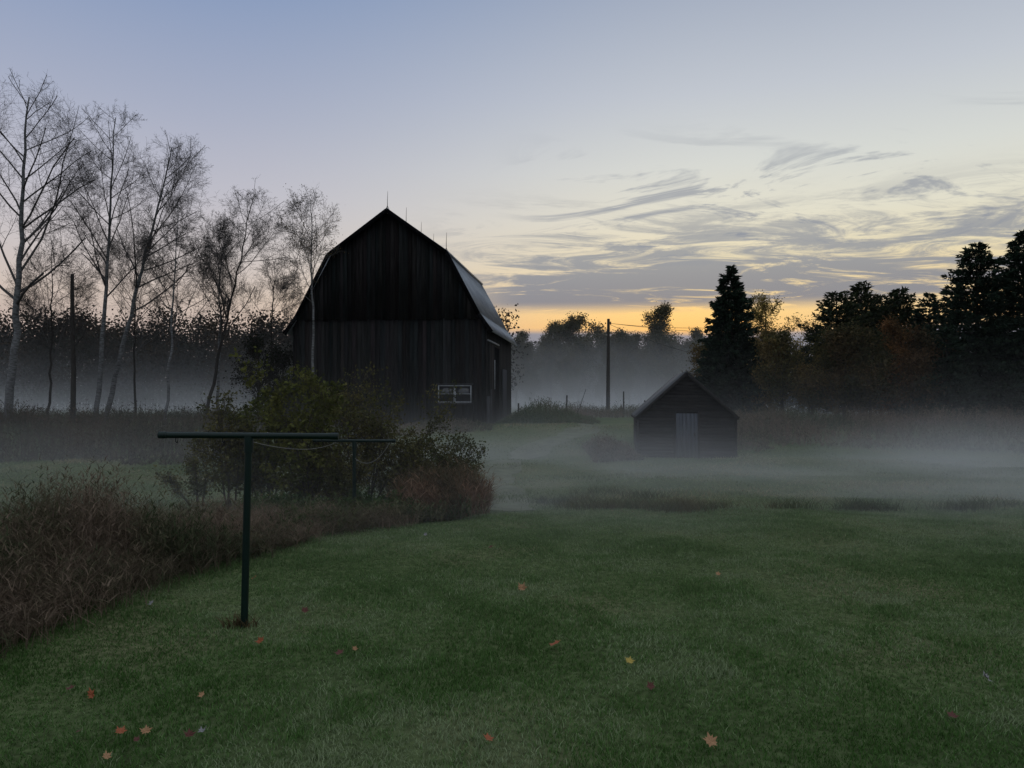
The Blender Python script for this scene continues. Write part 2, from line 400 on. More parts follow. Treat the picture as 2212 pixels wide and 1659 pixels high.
bare('small bare tree behind the leaning birches',290,48,.08,290,620,85,120,M_bark,None,36,.05)
bare('small bare tree beside the dark bushes',575,47,.08,590,640,65,90,M_bark,None,38,.05)
bare('slender pale birch with sparse small leaves before the barn',674,36,.08,672,515,74,104,M_birch,(.5,.055,.1,[(.08,.06,.02),(.12,.09,.03),(.08,.05,.03)]),15,.05,name='birch_tree',n=[18,7,4,3,2],k=[2.4,1.8,1.9,1.8])
x,yv,z=at(158,42)
e=empty('dead_tree',(x,yv,z),'dead branchless tree trunk standing like a post','tree')
V,Fq=merge([polytube([(0,0,-.3),(.02,0,3),(-.08,0,6),(-.1,0,8.2)],.15,8,.09),polytube([(0,0,4.2),(.5,.1,4.9),(.7,.1,5.6)],.05,5,.015),polytube([(-.06,0,5.4),(-.5,.1,6.0)],.04,5,.01)])
np_mesh('trunk',V,[Fq],M_bark,parent=e)
def spruce(name,label,loc,H,R,seed,pal,dens=1.0,droop=.25,shape=.85,bare=.03,group=None,lsize=.24):
    r_=np.random.default_rng(seed);e=empty(name,loc,label,'tree',group)
    V,Fq=polytube([(0,0,-.2),(0,0,H*.5),(0,0,H)],H*.018+.03,8,.015);np_mesh('trunk',V,[Fq],M_bark,parent=e)
    P=[];D=[];segs=[]
    nl=int(H*9*dens)
    for l in range(nl):
        t=((l+r_.random())/nl)**1.05;z=H*(bare+(1-bare)*t);rad=R*(1-t)**shape*(.75+.4*r_.random())+.10
        nb=int(6+6*(1-t))
        for b in range(nb):
            a=r_.random()*6.283;rr=rad*(.6+.5*r_.random()**1.5)
            up=.35*t-droop*(1-t)
            end=np.array([math.cos(a)*rr,math.sin(a)*rr,z+up*rr])
            st=np.array([0,0,z]);segs.append((*st,*end,.02,.006))
            m=max(6,int(rr*22*dens))
            s=np.sqrt(r_.random(m))*.95+.08
            q=st+(end-st)*s[:,None]
            side=np.array([-math.sin(a),math.cos(a),0])
            wd=(1.05-s)*rr*.3+.06
            q=q+side*(r_.normal(0,1,m)*wd*.7)[:,None];q[:,2]-=np.abs(r_.normal(0,.10,m))
            dd=np.array([math.cos(a),math.sin(a),.1])+r_.normal(0,.45,(m,3));P.append(q);D.append(dd)
    P=np.concatenate(P);D=np.concatenate(D);D/=np.linalg.norm(D,axis=1,keepdims=True)
    n=len(P);sz=(lsize*(.6+.8*r_.random(n)))[:,None]
    W=np.cross(D,r_.normal(size=(n,3)));W/=np.linalg.norm(W,axis=1,keepdims=True)
    V=np.stack([P-W*sz*.28,P+W*sz*.28,P+D*sz],1).reshape(-1,3);Fx=(np.arange(n)*3)[:,None]+np.array([[0,1,2]])
    pal=np.array(pal);c=pal[r_.integers(0,len(pal),n)]*(.5+.8*r_.random(n))[:,None]
    V2,F2=tubes(segs,3)
    np_mesh('branches',V2,[F2],M_twig,np.tile(TW,(len(V2),1)),parent=e)
    np_mesh('crown',V,[Fx],M_leaf,np.repeat(c,3,axis=0),parent=e);return e
SP=[(.018,.028,.02),(.024,.038,.024),(.014,.023,.016)]
spruce('spruce_tree','pointed dark spruce standing alone behind the shed',at(1580,48),9.7,3.0,1,SP,shape=.8,dens=1.25)
spruce('spruce_tree','huge dark spruce with layered spreading boughs',at(2112,46),10.8,4.7,2,SP,shape=.72,dens=.95)
spruce('spruce_tree','huge dark spruce with layered spreading boughs',at(2215,44),11.1,3.8,3,SP,shape=.72,dens=.95)
PN=[(.02,.028,.016),(.034,.038,.019)]
spruce('pine_tree','dark rounded pine in the tree line',at(1808,52),8.6,3.1,4,PN,shape=.5,droop=-.5,dens=.85)
spruce('pine_tree','dark rounded pine in the tree line',at(1862,54),9.5,2.9,5,PN,shape=.55,droop=-.5,dens=.85)
spruce('pine_tree','dark rounded pine in the tree line',at(1945,52),8.8,3.1,6,PN,shape=.55,droop=-.5,dens=.85)
spruce('pine_tree','dark rounded pine in the tree line',at(1905,56),8.8,3.2,16,PN,shape=.45,droop=-.5,dens=.8)
spruce('spruce_tree','small dark spruce in the tree line',at(2010,50),8.2,2.8,17,SP,shape=.6,dens=.8)
spruce('spruce_tree','small dark spruce in the tree line',at(2045,43),5.4,2.2,7,SP)
LF=dict(n=[8,6,4,3],wob=[.06,.12,.15,.2],trop=[.02,.05,.03,.02],start=[.2,.15,.1],k=[2.6,1.8,1.7],ang=[(35,65),(25,55),(25,60)],ratio=[.42,.5,.5],fall=[.5,.3,.2],rmin=.01)
OLV=[(.045,.046,.02),(.08,.068,.027),(.12,.082,.033)]
ORG=[(.06,.038,.018),(.12,.06,.026),(.17,.085,.038)]
GLD=[(.14,.11,.03),(.22,.16,.05)]
tree('leafy_tree','round olive tree with thick autumn foliage','tree',at(1690,46),5.1,.14,LF,leaf=(8,.13,.22,OLV),seed=41)
tree('leafy_tree','round olive tree with thick autumn foliage','tree',at(1752,45),4.8,.14,LF,leaf=(8,.13,.22,OLV),seed=42)
tree('leafy_tree','rusty orange leaved tree among dark pines','tree',at(1925,44),5.6,.12,dict(LF,ratio=[.22,.5,.5]),leaf=(6,.11,.2,ORG),seed=43)
tree('leafy_tree','slender golden tree with sparse crown','tree',at(1668,54),8.4,.12,dict(LF,ratio=[.26,.5,.5],start=[.4,.15,.1]),leaf=(4,.12,.2,GLD),seed=44)
tree('leafy_tree','small tree with thin golden leaves','tree',at(1748,56),6.8,.10,LF,leaf=(2.2,.12,.2,GLD),seed=45)
tree('leafy_tree','low leafy tree beside the dark spruce','tree',at(1535,54),4.6,.10,LF,leaf=(5,.14,.2,OLV),seed=46)
tree('leafy_tree','low dull leafy tree under the pines','tree',at(1825,43.5),4.9,.12,LF,leaf=(7,.13,.25,[(.034,.036,.018),(.09,.06,.03)]),seed=47)
tree('leafy_tree','low dull leafy tree under the pines','tree',at(1880,43.5),4.6,.12,LF,leaf=(7,.13,.25,[(.034,.036,.018),(.075,.055,.026)]),seed=57)
tree('leafy_tree','low dull leafy tree under the pines','tree',at(1990,43.5),4.7,.12,LF,leaf=(7,.13,.25,[(.034,.032,.018),(.09,.052,.028)]),seed=48)
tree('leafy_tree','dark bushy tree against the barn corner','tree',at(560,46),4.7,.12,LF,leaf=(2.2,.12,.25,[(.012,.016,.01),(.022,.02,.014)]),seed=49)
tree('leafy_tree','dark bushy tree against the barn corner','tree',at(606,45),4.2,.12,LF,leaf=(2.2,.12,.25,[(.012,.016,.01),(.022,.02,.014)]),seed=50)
FO=[(.04,.045,.025),(.06,.058,.03),(.08,.065,.035)]
fa=tree('far_tree','hazy rounded tree across the misty field','tree',at(1250,118),12.4,.22,dict(LF,ratio=[.36,.5,.5]),leaf=(12,.24,.38,FO),seed=60,group='trees across the misty field')
fb=tree('far_tree','hazy rounded tree across the misty field','tree',at(1435,116),13.2,.22,dict(LF,ratio=[.30,.5,.5]),leaf=(12,.24,.38,FO),seed=61,group='trees across the misty field')
fc=tree('far_tree','hazy thin tree across the misty field','tree',at(1160,125),9.6,.2,LF,leaf=(4,.24,.35,FO),seed=62,group='trees across the misty field')
srcs=[fa,fb,fc]
k=0
for px,d,s in [(1115,112,.72),(1135,128,.8),(1190,118,.8),(1215,130,.98),(1280,126,.98),(1310,130,.95),(1335,115,.72),(1350,135,.9),(1385,120,.8),(1410,132,.98),(1465,125,.95),(1490,118,.8),(1520,128,.9),(1560,120,.9),(1225,112,.6),(1300,112,.55),(1460,112,.5),(1360,111,.5),(1150,112,.6),(1400,114,.62)]:
    k+=1;e=srcs[k%3];sc=s*random.uniform(.9,1.08)*(1.25 if e is fc else .97)
    dup(e,at(px,d),sc,k*1.3,label=e["label"])
def woods(name,label,px0,px1,d0,d1,n,H0,H1,pal,lq=1300,ls=.32):
    Ps=[];segs=[];C=[]
    pal=np.array(pal)
    for i in range(n):
        px=px0+(px1-px0)*(i+rng.random())/n;d=d0+rng.random()*(d1-d0);x=PX(px,d);z0=float(gz(x,d));H=H0+rng.random()**1.5*(H1-H0)
        r=H*(.16+.12*rng.random())
        segs.append((x,d,z0-.2,x+rng.normal(0,.3),d,z0+H*.85,.14,.04))
        m=13
        for c in range(m):
            tt=.08+.84*rng.random();cc=np.array([x+rng.normal(0,r*.6)*(1.15-tt),d+rng.normal(0,r*.5),z0+H*tt])
            q=cc+np.clip(rng.normal(0,1,(lq//m,3)),-1.7,1.7)*np.array([r*.34,r*.34,H*.07]);Ps.append(q)
            C.append(np.tile(pal[rng.integers(0,len(pal))],(lq//m,1))*(.7+.5*rng.random((lq//m,1))))
    P=np.concatenate(Ps);C=np.concatenate(C)
    V,Fq=leafquads(P,ls);V2,F2=tubes(segs,4)
    c=np.concatenate([np.repeat(C,4,axis=0),np.tile([.03,.025,.02],(len(V2),1))])
    o=np_mesh(name,np.concatenate([V,V2]),[np.concatenate([Fq,F2+len(V)])],M_leaf,c);tag(o,label,'woods',kind='stuff')
woods('distant_woods','dark continuous woods beyond the misty meadow',-260,1080,84,100,160,9.0,12.8,[(.02,.018,.014),(.026,.02,.015),(.02,.021,.014),(.034,.024,.016)],1400,.32)
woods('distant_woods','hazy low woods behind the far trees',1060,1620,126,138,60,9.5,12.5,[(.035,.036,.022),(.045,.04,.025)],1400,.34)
woods('distant_woods','dark woods behind the spruces',1600,2500,60,75,40,5,7.5,[(.015,.018,.012),(.022,.02,.012)],900,.28)
# ---------- shrubs
def shrub(label,loc,H,W,n,leaf,seed,bark=M_twig,name='shrub'):
    random.seed(seed);out=[[],[],[]];tips=[]
    P=dict(n=[6,5,3,2],wob=[.10,.14,.2,.2],trop=[.05,.04,.03,.02],start=[.24,.15,.1],k=[1.7,1.5,1.4],ang=[(25,55),(25,60),(25,60)],ratio=[.37,.5,.5],fall=[.3,.3,.2],rmin=.004)
    for i in range(n):
        a=6.283*i/n+random.random();grow(out,tips,Vector((math.cos(a)*.08,math.sin(a)*.08,-.1)),dirvec(random.uniform(.15,1)*W,a),H*random.uniform(.6,1.0),.024,0,P)
    e=empty(name,loc,label,'shrub')
    V,Fq=merge([tubes(out[0],6),tubes(out[1],4),tubes(out[2],3)]);np_mesh('branches',V,[Fq],bark,np.tile((.06,.052,.044),(len(V),1)),parent=e)
    cnt,size,spread,pal=leaf
    T=np.array([t[0] for t in tips if t[1]>=2]);k=int(cnt*len(T));Q=T[rng.integers(0,len(T),k)]+rng.normal(0,spread,(k,3))
    V,Fq=leafquads(Q,size);pal=np.array(pal)
    kk=np.clip(vnoise(Q[:,0]*2.5+Q[:,2]*2,Q[:,1]*2+Q[:,2]*1.5)+rng.normal(0,.15,k),0,.999)*(len(pal)-1);i=kk.astype(int);f=(kk-i)[:,None]
    c=(pal[i]*(1-f)+pal[i+1]*f)*(.6+.8*rng.random(k))[:,None]
    np_mesh('foliage',V,[Fq],M_leaf,np.repeat(c,4,axis=0),parent=e);return e
YG=[(.04,.046,.017),(.066,.07,.022),(.10,.096,.03)]
YB=[(.042,.046,.02),(.068,.064,.025),(.10,.085,.035)]
shrub('leafy shrub with yellow green leaves and several stems',at(672,15.6),2.9,.32,7,(3.4,.08,.06,YG),1)
shrub('open spreading shrub with yellowing leaves',at(505,16.4),2.5,.5,6,(2.3,.068,.07,YB),2)
shrub('open spreading shrub with yellowing leaves',at(580,16.8),2.4,.45,6,(2.5,.068,.07,YG),3)
shrub('spreading brown green shrub behind the clothes post',at(790,16.8),2.75,.38,7,(2.4,.062,.07,YB),4)
shrub('spreading brown green shrub behind the clothes post',at(855,17.5),2.7,.38,6,(2.3,.062,.07,YB),5)
shrub('low rounded green shrub beside rusty grass',at(965,17.2),1.7,.5,8,(2.8,.055,.07,[(.04,.045,.018),(.07,.065,.03)]),6)
shrub('low dark shrub with twiggy stems',at(430,17.2),1.6,.7,4,(1.2,.055,.08,YB),7)
shrub('low dark shrub with twiggy stems',at(905,16.6),1.6,.55,7,(2.2,.055,.08,YB),8)
shrub('low leafy shrub with dull olive leaves',at(730,15.6),1.5,.6,6,(2.0,.058,.08,YB),18)
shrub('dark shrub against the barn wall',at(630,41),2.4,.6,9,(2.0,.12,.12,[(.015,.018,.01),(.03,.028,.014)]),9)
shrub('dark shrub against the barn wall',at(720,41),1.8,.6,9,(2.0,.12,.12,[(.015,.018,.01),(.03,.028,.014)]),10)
# ---------- barn
bz=.68
barn=empty('barn',(-6.88,42.64,bz),'large dark weathered gambrel barn with grey metal roof','barn',rz=-math.radians(6.7))
PR=[(-5.45,5.45),(-3.25,9.42),(0,11.75),(3.25,9.42),(5.45,5.45)]
PRx=[p[0] for p in PR];PRz=[p[1] for p in PR]
rt=lambda x:float(np.interp(x,PRx,PRz))
def boards(y,x0,x1,zb,zt,w,depth,axis='x',seed=1):
    r_=np.random.default_rng(seed);parts=[];cols=[];x=x0
    while x<x1-.02:
        ww=min(w*(.8+.45*r_.random()),x1-x);a=x+.006;b=x+ww-.006;off=r_.random()*.02
        za=zb(a) if callable(zb) else zb;za+=r_.normal(0,.02)
        ta=zt(a) if callable(zt) else zt;tb=zt(b) if callable(zt) else zt
        V=np.array([[a,y-off-depth,za],[b,y-off-depth,za],[b,y-off-depth,tb],[a,y-off-depth,ta],[a,y,za],[b,y,za],[b,y,tb],[a,y,ta]],float)
        if axis=='y': V=np.stack([-V[:,1],V[:,0],V[:,2]],1)
        Fq=np.array([[0,1,2,3],[5,4,7,6],[4,0,3,7],[1,5,6,2],[3,2,6,7],[4,5,1,0]])
        parts.append((V,Fq));g=.5+.85*r_.random()+(.6 if r_.random()<.06 else 0);tint=np.array([1+.10*r_.normal(),1,1-.1*r_.random()])
        cols.append(np.tile(g*tint,(8,1)));x+=ww
    V,Fq=merge(parts);return V,Fq,np.concatenate(cols)
def addb(name,y,x0,x1,zb,zt,w,depth,parent,mat=M_wood,axis='x',seed=1):
    V,Fq,c=boards(y,x0,x1,zb,zt,w,depth,axis,seed);return np_mesh(name,V,[Fq],mat,c,parent=parent)
L_=11.7
addb('front_wall',0,-5.45,5.45,-.4,lambda x:min(5.86,rt(x)-.02),.24,.03,barn,seed=2)
addb('gable_wall',-.07,-5.25,5.25,lambda x:5.74+.03*math.sin(x*9),lambda x:rt(x)-.02,.22,.03,barn,seed=3)
addb('back_wall',L_,-5.45,5.45,-.4,lambda x:rt(x)-.02,.24,.03,barn,seed=4)
addb('side_wall',-5.45-.02,0,L_,-.4,5.4,.25,.03,barn,axis='y',seed=5)
V,Fq,c=boards(-5.45-.02,0,L_,-.4,5.4,.25,.03,'y',6);V[:,0]*=-1;np_mesh('side_wall',V,[Fq],M_wood,c,parent=barn)
V=[]
for yy in(.04,L_-.06):
    V+=[(-5.4,yy,-.4)]+[(p[0]*.99,yy,p[1]-.06) for p in PR]+[(5.4,yy,-.4)]
me=bpy.data.meshes.new('dark_backing');me.from_pydata(V,[],[list(range(7))[::-1],list(range(7,14))]+[[i,(i+1)%7,(i+1)%7+7,i+7] for i in range(7)]);me.materials.append(M_dark)
o=bpy.data.objects.new('dark_backing',me);COL.objects.link(o);o.parent=barn  # near-black backing added behind the boards so gaps show as inner shade
def roofpart(p0,p1,name,ya=-.35,yb=L_+.35,n=26,th=.07):
    (x0,z0),(x1,z1)=p0,p1;parts=[]
    d=np.array([x1-x0,z1-z0]);d/=np.linalg.norm(d);nn=np.array([-d[1],d[0]]);
    if nn[1]<0:nn=-nn
    def slab(ya,yb,a,b,n0,n1):
        V=[]
        for yy in(ya,yb):
            for (xx,zz,o_) in((x0,z0,n0),(x1,z1,n0),(x1,z1,n1),(x0,z0,n1)):
                V.append((xx+nn[0]*o_,yy,zz+nn[1]*o_))
        return np.array(V),np.array([[0,1,2,3],[7,6,5,4],[0,4,5,1],[1,5,6,2],[2,6,7,3],[3,7,4,0]])
    parts.append(slab(ya,yb,0,0,.0,th))
    for i in range(n+1):
        yy=ya+.03+(yb-ya-.08)*i/n;parts.append(slab(yy,yy+.035,0,0,th-.01,th+.03))
    V,Fq=merge(parts);return np_mesh(name,V,[Fq],M_roof,parent=barn)
roofpart((0,11.77),(3.42,9.34),'upper_roof');roofpart((0,11.77),(-3.42,9.34),'upper_roof')
roofpart((3.27,9.36),(5.15,5.95),'lower_roof');roofpart((-3.27,9.36),(-5.15,5.95),'lower_roof')
roofpart((5.13,5.99),(5.85,5.0),'roof_flare');roofpart((-5.13,5.99),(-5.85,5.0),'roof_flare')
V,Fq=merge([polytube([(0,-.30,11.84),(0,L_+.38,11.84)],.07,6)]);np_mesh('ridge_cap',V,[Fq],M_roof,parent=barn)
def rake(pts,y0,y1,off0,off1):
    parts=[]
    for (xa,za),(xb,zb) in zip(pts[:-1],pts[1:]):
        d=np.array([xb-xa,zb-za]);d/=np.linalg.norm(d);nn=np.array([-d[1],d[0]])
        if nn[1]<0:nn=-nn
        V=[]
        for yy in(y0,y1):
            for (xx,zz,o_) in((xa,za,off0),(xb,zb,off0),(xb,zb,off1),(xa,za,off1)): V.append((xx+nn[0]*o_,yy,zz+nn[1]*o_))
        parts.append((np.array(V),np.array([[0,1,2,3],[7,6,5,4],[0,4,5,1],[1,5,6,2],[2,6,7,3],[3,7,4,0]])))
    return merge(parts)
for s in(-1,1):
    V,Fq=rake([(0,11.77),(s*3.35,9.36),(s*5.14,5.97),(s*5.86,4.98)],-.39,-.352,-.12,.105);np_mesh('rake_board',V,[Fq],M_dark,parent=barn)
for (xx,yy,zz,h) in[(0,-.2,11.85,1.0),(0,3.9,11.85,1.1),(0,7.8,11.85,1.1),(3.3,-.1,9.45,1.05),(0,11.5,11.85,1.1)]:
    V,Fq=merge([polytube([(xx,yy,zz-.05),(xx,yy,zz+h*.5),(xx+.02,yy,zz+h)],.022,5,.008),polytube([(xx-.12,yy,zz-.05),(xx,yy,zz+.2)],.012,4),polytube([(xx+.12,yy,zz-.05),(xx,yy,zz+.2)],.012,4)])
    np_mesh('lightning_rod',V,[Fq],M_iron,parent=barn)
def window(parent,xc,w,z0,z1,y):
    e=bpy.data.objects.new('window',None);COL.objects.link(e);e.parent=parent
    t=.055;p=[box(xc-w/2,xc+w/2,y-.06,y,z0,z0+t),box(xc-w/2,xc+w/2,y-.06,y,z1-t,z1),box(xc-w/2,xc-w/2+t,y-.062,y,z0+t,z1-t),box(xc+w/2-t,xc+w/2,y-.062,y,z0+t,z1-t),
       box(xc-.06,xc+.06,y-.062,y,z0+t,z1-t)]
    zm=z0+(z1-z0)*.5
    p+=[box(xc-w/2+t,xc-.06,y-.05,y,zm-.015,zm+.015),box(xc+.06,xc+w/2-t,y-.05,y,zm-.015,zm+.015)]
    V,Fq=merge(p);np_mesh('frame',V,[Fq],M_trim,parent=e)
    V,Fq=merge([box(xc-w/2+.02,xc-.02,y-.02,y-.01,z0+.02,z1-.02),box(xc+.02,xc+w/2-.02,y-.02,y-.01,z0+.02,z1-.02)]);np_mesh('pane',V,[Fq],M_glass,parent=e)
    V,Fq=box(xc-w/2-.08,xc+w/2+.1,y-.09,y,z1+.03,z1+.09);np_mesh('lintel',V,[Fq],M_grey,parent=e)
    V,Fq=box(xc-w/2-.05,xc+w/2+.05,y-.07,y,z0-.09,z0-.03);np_mesh('sill',V,[Fq],M_grey,parent=e)
window(barn,3.78,1.85,1.15,2.1,-.055)
V,Fq=merge([box(5.50,5.60,.25,4.8,4.55,4.62)]);np_mesh('door_rail',V,[Fq],M_trim,parent=barn)
V,Fq,c=boards(-5.56,.6,2.6,.0,4.45,.22,.03,'y',8);np_mesh('sliding_door',V,[Fq],M_wood,c,parent=barn)
V,Fq=box(5.525,5.54,2.8,5.2,0,4.4);np_mesh('doorway_shade',V,[Fq],M_dark,parent=barn)  # flat near-black panel on the wall, painted shade of an open doorway
V,Fq=merge([box(5.545,5.60,2.75,2.9,1.9,3.6)]);np_mesh('pale_strip',V,[Fq],M_trim,parent=barn)  # narrow pale upright strip
V,Fq=merge([box(5.53,5.65,1.1,1.25,-.3,1.9),box(5.53,5.7,.05,.2,-.3,1.5)]);np_mesh('door_post',V,[Fq],M_grey,parent=barn)
V,Fq,c=boards(-5.56,6.4,8.4,.0,3.2,.22,.03,'y',9);np_mesh('side_door',V,[Fq],M_greyd,c*.6,parent=barn)
# ---------- shed
sx,sy=PX(1483,31.6),31.6;szz=-.30
shed=empty('shed',(sx,sy,szz),'small dark gabled shed with grey plank door','shed',rz=-math.radians(6.7))
hw=1.96;D=4.4;ev=1.66;pk=3.42;ov=.11
def clap(y,flip=False,seed=1):
    r_=np.random.default_rng(seed);parts=[];cols=[];z=-.3
    while z<pk-.03:
        z1=min(z+.135,pk-.01)
        xa=hw if z<=ev else hw*(pk-z)/(pk-ev);xb=hw if z1<=ev else hw*(pk-z1)/(pk-ev)
        V=np.array([[-xa,y-.035,z],[xa,y-.035,z],[xb,y-.012,z1],[-xb,y-.012,z1],[-xa,y,z],[xa,y,z],[xb,y,z1],[-xb,y,z1]])
        parts.append((V,np.array([[0,1,2,3],[5,4,7,6],[4,0,3,7],[1,5,6,2],[3,2,6,7],[4,5,1,0]])));cols.append(np.tile([.5+.9*r_.random()]*3,(8,1)));z=z1
    V,Fq=merge(parts);return V,Fq,np.concatenate(cols)
V,Fq,c=clap(0);np_mesh('front_wall',V,[Fq],M_shing,c,parent=shed)
V,Fq,c=clap(0,seed=2);V[:,1]=D-V[:,1];np_mesh('back_wall',V,[Fq[:,::-1]],M_shing,c,parent=shed)
for s in(-1,1):
    parts=[];z=-.3
    while z<ev:
        z1=z+.135;parts.append(box(min(s*(hw-.02),s*(hw+.02)),max(s*(hw-.02),s*(hw+.02)),.02,D-.02,z+.004,z1));z=z1
    V,Fq=merge(parts);np_mesh('side_wall',V,[Fq],M_shing,np.ones((len(V),3))*.9,parent=shed)
    V,Fq=merge([box(min(s*(hw-.03),s*(hw+.05)),max(s*(hw-.03),s*(hw+.05)),-.06,-.036,-.3,ev)]);np_mesh('corner_board',V,[Fq],M_shing,np.ones((len(V),3)),parent=shed)
    xe=s*(hw+ov);ze=pk-(pk-ev)*(hw+ov)/hw
    V=np.array([[0,-.12,pk+.02],[xe,-.12,ze+.02],[xe,-.12,ze+.09],[0,-.12,pk+.10],[0,D+.2,pk+.02],[xe,D+.2,ze+.02],[xe,D+.2,ze+.09],[0,D+.2,pk+.10]])
    np_mesh('roof',V,[np.array([[0,1,2,3],[7,6,5,4],[0,4,5,1],[1,5,6,2],[2,6,7,3],[3,7,4,0]])],M_sroof,parent=shed)
    V,Fq=rake([(0,pk+.02),(xe,ze+.02)],-.155,-.123,-.08,.05);np_mesh('rake_board',V,[Fq],M_shing,np.ones((len(V),3))*1.1,parent=shed)
    V,Fq=polytube([(xe,-.11,ze+.0),(xe,D+.19,ze+.0)],.03,4);np_mesh('fascia',V,[Fq],M_shing,np.ones((len(V),3)),parent=shed)
door=bpy.data.objects.new('door',None);COL.objects.link(door);door.parent=shed
V,Fq,c=boards(-.055,-.44,.44,-.02,1.78,.15,.02,seed=12);np_mesh('door_planks',V,[Fq],M_greyd,c*.12+.88,parent=door)
V,Fq=merge([box(-.53,-.445,-.095,-.036,-.1,1.88),box(.445,.53,-.095,-.036,-.1,1.88),box(-.445,.445,-.095,-.036,1.79,1.88)]);np_mesh('frame',V,[Fq],M_shing,np.ones((len(V),3))*.6,parent=door)
V,Fq=merge([box(.28,.34,-.14,-.098,.85,1.0)]);np_mesh('handle',V,[Fq],M_iron,parent=door)
# ---------- clothes posts
def clothes_post(label,loc,H,w,tilt,lean=0,rz=0):
    e=empty('clothesline_post',loc,label,'clothesline post',rz=rz)
    V,Fq=polytube([(0,0,-.1),(lean*.5,0,H*.5),(lean,0,H-.03)],.034,20);np_mesh('upright',V,[Fq],M_green,smooth=True,parent=e)
    V,Fq=merge([polytube([(lean,0,H-.14),(lean,0,H-.02)],.043,20)]);np_mesh('collar',V,[Fq],M_green,smooth=True,parent=e)
    a=(-w/2+lean,0,H+tilt);b=(w/2+lean,0,H-tilt)
    V,Fq=merge([polytube([a,b],.029,20)]);
    caps=[polytube([(a[0]-.012,0,a[2]),(a[0]+.03,0,a[2])],.033,20),polytube([(b[0]-.03,0,b[2]),(b[0]+.012,0,b[2])],.033,20)]
    np_mesh('crossbar',V,[Fq],M_green,smooth=True,parent=e)
    for cv,cf in caps:
        k=20;extra=[list(range(k))[::-1],list(range(k,2*k))]
        me=bpy.data.meshes.new('end_cap');me.from_pydata([tuple(v) for v in cv],[],[list(map(int,f)) for f in cf]+extra);me.materials.append(M_green)
        o=bpy.data.objects.new('end_cap',me);COL.objects.link(o);o.parent=e
    for t in(-.42,-.15,.15,.42):
        V,Fq=polytube([(lean+t*w,0,H-.03-tilt*t*2),(lean+t*w,0,H-.055),(lean+t*w+.015,0,H-.07),(lean+t*w+.02,0,H-.05)],.005,5);np_mesh('hook',V,[Fq],M_iron,parent=e)
    return e
x1,y1,z1=G(530,1353)
H1=PZ(941,y1)-z1
clothes_post('dark green metal T shaped clothesline post on the lawn',(x1,y1,z1),H1,375/F_*y1,.006,lean=.035)
x2=PX(766,14.7);y2=14.7;z2=float(gz(x2,y2));H2=PZ(952,y2)-z2
clothes_post('dark green T shaped clothesline post among the shrubs',(x2,y2,z2),H2,172/F_*y2,.004)
def sag(a,b,s,n=24):
    a=np.array(a);b=np.array(b);return [tuple(a+(b-a)*i/n-np.array([0,0,s*4*(i/n)*(1-i/n)])) for i in range(n+1)]
zt1=z1+H1-.06;zt2=z2+H2-.03
V,Fq=polytube(sag((x1+.07,y1,zt1),(x2-.35,y2,zt2),.10),.004,5);o=np_mesh('clothesline_rope',V,[Fq],M_rope);tag(o,'thin slack rope strung between the clothesline posts','rope')
V,Fq=polytube(sag((x2+.02,y2-.03,zt2-.3),(x2+.68,y2-.03,zt2),.22),.006,5);o=np_mesh('clothesline_rope',V,[Fq],M_rope);tag(o,'loose rope looping down from the rear crossbar','rope')
tufts('post_grass','dead grass tuft around the foot of the clothesline post',[(x1-.04,y1)],110,.15,.045,[(.02,.022,.012),(.03,.028,.018),(.04,.034,.022)])
# ---------- utility pole
ux,uy,uz=at(1313,60);Hp=PZ(690,uy)-uz
pole=empty('utility_pole',(ux,uy,uz),'weathered wooden utility pole in the meadow','utility pole')
V,Fq=polytube([(0,0,-.3),(.03,0,Hp*.5),(.06,0,Hp)],.17,10,.11);np_mesh('pole',V,[Fq],M_pole,smooth=True,parent=pole)
V,Fq=box(-.14,.1,-.24,-.12,.4,1.5);np_mesh('meter_box',V,[Fq],M_grey,parent=pole)
V,Fq=merge([polytube([(.05,0,Hp-.3),(.25,-.05,Hp-.3)],.03,6),polytube([(.22,-.05,Hp-.36),(.22,-.05,Hp-.2)],.05,8)]);np_mesh('insulator',V,[Fq],M_iron,parent=pole)
for a,b,s in[((ux+.2,uy,uz+Hp-.3),(PX(1640,62),62,PZ(722,62)),.15),((ux+.2,uy,uz+Hp-.4),(PX(1620,52),52,PZ(790,52)),.35),((ux+.2,uy,uz+Hp-.3),(PX(1600,55),55,PZ(706,55)),.2)]:
    V,Fq=polytube(sag(a,b,s),.014,4);o=np_mesh('overhead_wire',V,[Fq],M_wire);tag(o,'thin overhead wire running from the pole to the trees','wire')
for px,d,h,l in[(1120,50,1.1,0),(1223,52,1.6,.05),(1347,55,1.8,.0),(1165,56,1.0,.1),(1394,58,1.2,-.05)]:
    X=at(px,d);V,Fq=polytube([(0,0,-.2),(l,0,h)],.06,7,.05)
    o=np_mesh('fence_post',V,[Fq],M_pole,loc=X);tag(o,'old leaning wooden fence post in the weeds','fence post','fence posts in the meadow')
X=at(1250,53);V,Fq=polytube([(-.2,0,0),(.5,0,2.0)],.03,5,.015);o=np_mesh('leaning_pole',V,[Fq],M_pole,loc=X);tag(o,'thin leaning stick standing in the meadow','pole')
